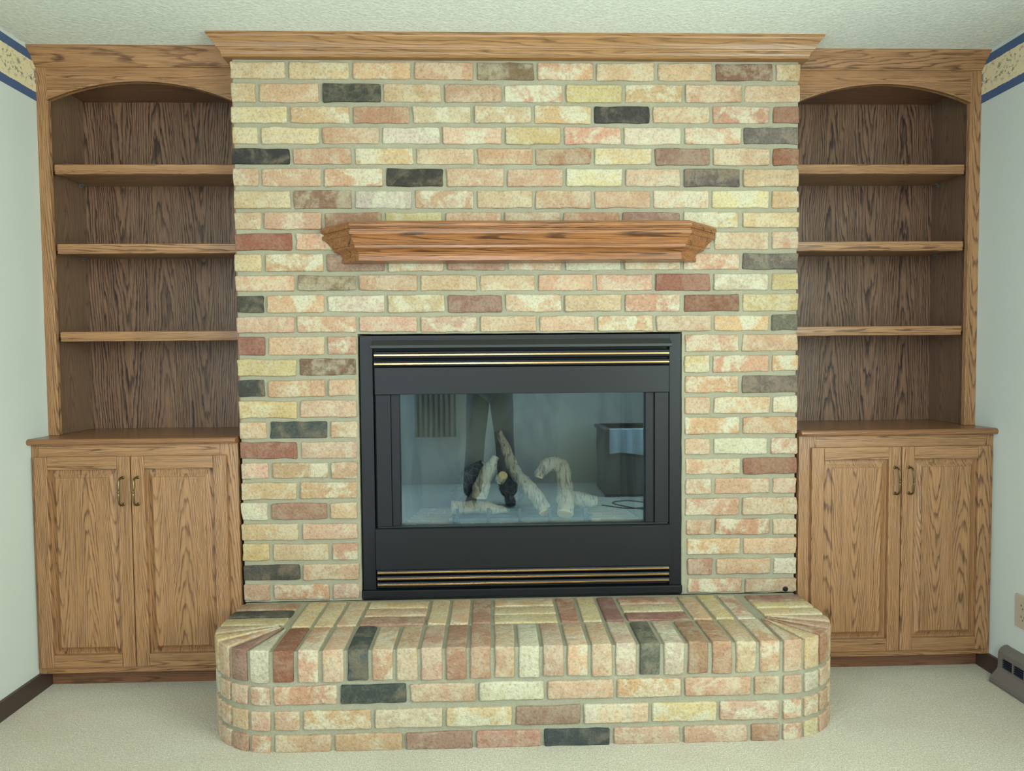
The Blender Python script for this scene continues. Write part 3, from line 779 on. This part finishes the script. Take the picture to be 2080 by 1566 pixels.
# firebox walls (splayed), floor bricks
FZ=.5585
def slab(name,p,z0,z1,mat):
    bm=bmesh.new();addprism(bm,p,'z',z0,z1);return mk(name,bm,mat,fire)
FB=.335
slab('back_liner',[(-.40,FB),(.43,FB),(.43,FB+.008),(-.40,FB+.008)],FZ,1.13,REFR)
slab('side_liner',[(-.447,.038),(-.392,FB),(-.400,FB+.004),(-.455,.038)],FZ,1.13,REFR)
slab('side_liner',[(.459,.038),(.418,FB),(.426,FB+.004),(.467,.038)],FZ,1.13,REFR)
slab('top_liner',[(-.46,.036),(.47,.036),(.43,FB+.004),(-.40,FB+.004)],1.10,1.112,REFR)
fl=slab('floor_slab',[(-.45,.034),(.462,.034),(.424,FB),(-.398,FB)],FZ-.012,FZ-.0015,FMORT)
nr=7;rd=(FB-.04)/nr
me=None
for r_ in range(nr):
    y0=.038+rd*r_;y1=y0+rd;t=(y0+rd/2-.038)/(FB-.038);xl=-.447+.055*t;xr=.459-.041*t;L=.105;off=0 if r_%2 else L/2
    x=xl-off
    while x<xr-.01:
        a,b=max(x,xl)+.0022,min(x+L,xr)-.0022;x+=L
        if b-a<.012:continue
        if -.245<(a+b)/2<.26 and b-a>.05 and r_>0:continue      # under the burner pan
        box('brick',a,b,y0+.0018,y1-.0018,FZ-.006,FZ+.001,FBRICK,fl,bev=.0008)
BURN=plain('burner_pan',(84,88,84),.8,0,.5,90,.5)
box('burner_pan',-.235,.25,.10,.315,FZ-.001,FZ+.014,BURN,fire,bev=.003)
# grate
bm=bmesh.new()
gz=FZ+.001
for y in(.10,.20,.29):addbox(bm,-.262,.268,y-.004,y+.004,FZ+.016,FZ+.025,.001)
for x in(-.236,-.123,-.006,.105,.235):
    addbox(bm,x-.0055,x+.0055,.066,.295,FZ+.022,FZ+.031,.001);addbox(bm,x-.0055,x+.0055,.059,.0675,gz+.006,FZ+.058,.001)
for x in(-.25,.256):
    for y in(.085,.29):addbox(bm,x-.005,x+.005,y-.005,y+.005,gz,FZ+.02,.001)
tag(mk('grate',bm,IRON,origin=(0,.19,FZ)),'dark iron grate holding the ceramic logs behind the glass','grate')
# ceramic logs
def log(P,label,mat,ends=(0,1),seed=0,dz=0,n=18,name='ceramic_log'):
    S=smoothpath([(x,y,z+dz,r) for x,y,z,r in P],7)
    root_=Vector(S[0][:3]);zmin=min(q[2]-q[3] for q in S)
    bm=bmesh.new();addtube(bm,[q[:3] for q in S],[q[3]*(1+.10*noise.noise(Vector((i*.6,seed,0)))) for i,q in enumerate(S)],n,True,.009,seed)
    cx=sum(q[0] for q in S)/len(S);cy=sum(q[1] for q in S)/len(S)
    o=mk(name,bm,mat,smooth=True,origin=(cx,cy,zmin));tag(o,label,'log','ceramic logs in the firebox')
    for e in ends:
        a,b=(Vector(S[0][:3]),Vector(S[1][:3])) if e==0 else (Vector(S[-1][:3]),Vector(S[-2][:3]))
        r=(S[0] if e==0 else S[-1])[3];d=(a-b).normalized();bm=bmesh.new()
        addtube(bm,[a-d*.004,a+d*.001,a+d*.0022],[r*1.04,r*1.0,r*.80],n,True,.006,seed)
        tag(mk('cut_end',bm,LOGE,o,smooth=False),'pale cut log end')
    return o
log([(-.2597,.11,.611,.026),(-.2186,.115,.6105,.026),(-.1541,.12,.607,.024),(-.0986,.125,.600,.019),(-.0428,.13,.590,.008)],'pale ceramic log lying across the front left of the grate',LOG,(0,),1)
log([(-.157,.185,.628,.026),(-.1545,.19,.6594,.03),(-.1353,.195,.7001,.029),(-.1113,.205,.7441,.025),(-.0918,.22,.7816,.016)],'pale branch log leaning upright left of centre in the firebox',LOG,(0,),2)
log([(-.2465,.25,.624,.030),(-.218,.255,.6667,.038),(-.1838,.262,.705,.038),(-.135,.27,.742,.028)],'dark bark log at the left rear of the firebox',LOGD,(1,),3)
log([(-.075,.28,.690,.028),(-.0448,.262,.6578,.033),(-.0216,.25,.6277,.034),(.0018,.235,.6127,.020)],'charred log below the crossing point of the leaning logs',LOGD,(),4)
log([(-.0665,.150,.723,.017),(-.0733,.168,.706,.020)],'short stub with a yellowish cut end between the leaning logs',LOG,(0,),5)
log([(-.0751,.30,.875,.011),(-.0572,.28,.826,.018),(-.0411,.25,.776,.022),(-.0187,.205,.7236,.025),(.0201,.16,.6874,.026),(.0556,.13,.6504,.027),(.0788,.105,.615,.025),(.0886,.085,.592,.022)],'long curved log leaning from the upper middle down to the grate',LOG,(1,),6)
log([(.0728,.17,.7086,.016),(.0828,.175,.7314,.023),(.1119,.18,.7564,.027),(.147,.175,.7568,.028),(.1666,.16,.7234,.028),(.1699,.14,.675,.030),(.1654,.105,.625,.031),(.159,.072,.5885,.029)],'arched hook shaped log standing right of centre in the firebox',LOG,(0,1),7)
log([(.1886,.19,.632,.026),(.2385,.20,.6157,.026),(.2967,.215,.605,.021)],'short pale log lying behind the arched one at the right',LOG,(1,),8)
# gas key valve on the last brick
bm=bmesh.new();addtube(bm,[(.9565,.006,.3195),(.9565,-.004,.3195),(.9565,-.005,.3195),(.9565,-.009,.3195)],[.0095,.0095,.006,.0055],14)
tag(mk('gas_valve_cover',bm,BLACK2,smooth=False,origin=(.9565,0,.31)),'small round dark gas key valve low on the right of the brick','gas valve')
# ------------------------------------------------------------------ baseboard heater, outlet
ht=empty('baseboard_heater',(XR,-1.7,0),'taupe metal baseboard heater along the right wall','heater')
yA,yB=-3.4,-.086
def hb(name,prof,y0,y1,mat,parent=ht):
    bm=bmesh.new();addprism(bm,[(XR-d,z) for d,z in prof],'y',y0,y1);return mk(name,bm,mat,parent)
hb('lower_panel',[(.0005,.001),(.062,.001),(.0645,.010),(.0615,.021),(.047,.036),(.0355,.050),(.0335,.059),(.0005,.059)],yA,yB,HEAT)
hb('fin_backing',[(.0005,.059),(.026,.059),(.026,.094),(.0005,.094)],yA,yB-.001,HEATF)
hb('top_panel',[(.0005,.094),(.0335,.094),(.0325,.112),(.024,.124),(.012,.131),(.0005,.132)],yA,yB,HEAT)
hb('end_cap',[(.0005,.001),(.0640,.002),(.0650,.010),(.062,.022),(.0475,.037),(.036,.051),(.0345,.06),(.0345,.094),(.033,.113),(.0245,.125),(.012,.132),(.0005,.133)],yB-.012,yB+.0008,HEAT)
y=yB-.012
while y>-3.3:
    hb('grille_post',[(.026,.058),(.0336,.058),(.0336,.095),(.026,.095)],y-.0055,y,HEAT)
    y-=.05
for z in(.064,.0715,.079,.0865):hb('grille_blade',[(.0262,z),(.0330,z-.0012),(.0330,z+.0002),(.0262,z+.0016)],yA+.01,yB-.013,HEATF)
ol=empty('electrical_outlet',(XR,-.157,.276),'almond duplex outlet plate on the right wall above the heater','outlet')
bm=bmesh.new();addbox(bm,XR-.0055,XR-.0002,-.193,-.121,.219,.334,.002);mk('cover_plate',bm,ALMOND,ol)
for z in(.2965,.2565):
    bm=bmesh.new();pp=[]
    for k in range(24):
        a=2*math.pi*k/24;pp.append((-.157+.0168*math.cos(a),z+max(-.0135,min(.0135,.0168*math.sin(a)))))
    addprism(bm,pp,'x',XR-.0072,XR-.005);r_=mk('receptacle',bm,ALMOND,ol)
    bm=bmesh.new()
    for yy,hh in((-.1635,.0045),(-.1505,.0038)):addbox(bm,XR-.0076,XR-.0071,yy-.0012,yy+.0012,z-hh+.003,z+hh+.003)
    addtube(bm,[(XR-.0070,-.157,z-.0075),(XR-.0076,-.157,z-.0075)],.0025,10);mk('slots',bm,SLOT,r_)
bm=bmesh.new();addtube(bm,[(XR-.005,-.157,.2765),(XR-.0066,-.157,.2765),(XR-.0070,-.157,.2765)],[.003,.003,.002],12);mk('screw',bm,ALMOND,ol)
# ------------------------------------------------------------------ what the glass reflects: photographer, draped chest, cable
TROUSER=plain('dark_trousers',(40,46,50),.9,0,.3,60,.4);SHIRT=plain('grey_shirt',(96,100,104),.9,0,.2,60,.3);SKIN=plain('skin',(196,150,122),.6);HAIR=plain('dark_hair',(52,42,34),.7);SHOE=plain('dark_shoe',(34,32,34),.6)
def skin(name,verts,edges,mat,parent=None,origin=(0,0,0),sub=2):
    me=bpy.data.meshes.new(name);me.from_pydata([Vector(v[:3])-Vector(origin) for v in verts],[],[]) if False else me.from_pydata([tuple(Vector(v[:3])-Vector(origin)) for v in verts],edges,[])
    o=bpy.data.objects.new(name,me);COL.objects.link(o)
    sm=o.modifiers.new('skin','SKIN');sm.use_smooth_shade=True
    for i,v in enumerate(verts):
        d=me.skin_vertices[0].data[i];rr=v[3] if isinstance(v[3],tuple) else (v[3],v[3]);d.radius=rr;d.use_root=(i==0)
    ss=o.modifiers.new('sub','SUBSURF');ss.levels=sub;ss.render_levels=sub
    me.materials.append(mat)
    if parent:o.parent=parent;o.location=Vector(origin)-wloc(parent)
    else:o.location=origin
    return o
px,py=-.13,-2.84
per=empty('person',(px,py,0),'person in dark trousers photographing the room, seen only reflected in the firebox glass','person')
body=skin('body',[(px,py,.98,(.15,.11)),(px,py,1.14,(.135,.10)),(px,py+.01,1.32,(.165,.11)),(px,py,1.43,(.13,.085)),(px,py+.01,1.50,.055),(px,py+.02,1.56,.06),(px,py+.03,1.64,(.078,.095)),(px,py+.02,1.72,(.068,.085)),
 (px-.19,py,1.42,.055),(px-.24,py+.03,1.16,.045),(px-.12,py+.24,1.13,.036),(px-.03,py+.34,1.16,.03),
 (px+.19,py,1.42,.055),(px+.24,py+.03,1.16,.045),(px+.14,py+.24,1.13,.036),(px+.07,py+.34,1.16,.03)],
 [(0,1),(1,2),(2,3),(3,4),(4,5),(5,6),(6,7),(3,8),(8,9),(9,10),(10,11),(3,12),(12,13),(13,14),(14,15)],SHIRT,per,(px,py,.98))
for s in(-1,1):
    for k,(dx,ln,dz) in enumerate(((-.012,.05,.02),(-.004,.055,.008),(.004,.05,-.004),(.010,.042,-.014),(.0,.03,.034))):
        hx=px+.02+s*.052
        bm=bmesh.new();P=[(hx,py+.36,1.165+dz*.8),(hx-s*.004,py+.36+ln*.5,1.168+dz),(hx-s*.018,py+.36+ln*.75,1.166+dz)]
        addtube(bm,P,[.009,.0085,.006],8);mk('finger',bm,SKIN,per,smooth=True)
skin('trousers',[(px,py,1.0,(.15,.115)),(px-.09,py,.90,(.105,.11)),(px-.115,py+.02,.52,(.078,.08)),(px-.15,py,.045,(.085,.085)),(px+.09,py,.90,(.105,.11)),(px+.115,py+.02,.52,(.078,.08)),(px+.15,py,.045,(.085,.085))],[(0,1),(1,2),(2,3),(0,4),(4,5),(5,6)],TROUSER,per,(px,py,1.0))
skin('hair',[(px,py-.01,1.70,.09),(px,py+.02,1.76,.075)],[(0,1)],HAIR,per,(px,py,1.7))
for s in(-1,1):
    skin('shoe',[(px+s*.15,py-.06,.045,.042),(px+s*.152,py+.05,.05,.046),(px+s*.165,py+.16,.034,(.042,.03))],[(0,1),(1,2)],SHOE,per,(px+s*.15,py,.0))
CH=plain('dark_chest_wood',(74,64,62),.6,0,.1,40,.4);TW=plain('white_towel_cloth',(206,212,214),.95,0,.5,160,.2)
ch=empty('storage_chest',(1.15,-3.25,0),'dark chest under a white cloth, reflected at the right of the firebox glass','chest')
box('chest_body',.82,1.48,-3.45,-3.05,.02,.55,CH,ch,bev=.01);box('chest_lid',.80,1.50,-3.47,-3.03,.55,.58,CH,ch,bev=.008)
for x in(.86,1.44):
    for y in(-3.41,-3.09):box('foot',x-.025,x+.025,y-.025,y+.025,0,.02,CH,ch)
bm=bmesh.new();pr=[(-3.475,.583),(-3.02,.583),(-3.014,.578),(-3.012,.36)]
a=[];nn=24
top_=[];
for i in range(nn+1):
    x=.86+.58*i/nn;w=.004*math.sin(i*1.3);row_=[(x,-3.46,.582),(x,-3.03,.582),(x,-3.018+w,.572),(x,-3.016+w*1.5,.46),(x,-3.014+w*2,.37+.01*math.sin(i*.4))]
    top_.append([bm.verts.new(q) for q in row_])
for A,B in zip(top_[:-1],top_[1:]):
    for k in range(4):bm.faces.new((A[k],A[k+1],B[k+1],B[k]))
r=bmesh.ops.solidify(bm,geom=bm.faces[:],thickness=-.003)
tag(mk('towel',bm,TW,origin=(1.15,-3.2,.582)),'white cloth draped over the dark chest, reflected in the glass','towel')
bm=bmesh.new();P=smoothpath([(.75,-2.75,.005,.004),(.95,-2.62,.005,.004),(1.15,-2.72,.005,.004),(1.0,-2.9,.005,.004),(.85,-2.8,.006,.004),(1.1,-2.55,.007,.004),(1.4,-2.7,.005,.004),(1.6,-2.9,.005,.004)],8)
addtube(bm,[p[:3] for p in P],.004,8);tag(mk('cable',bm,PIT,smooth=True,origin=(1.1,-2.7,0)),'thin black cable looped on the carpet, reflected low in the glass','cable')
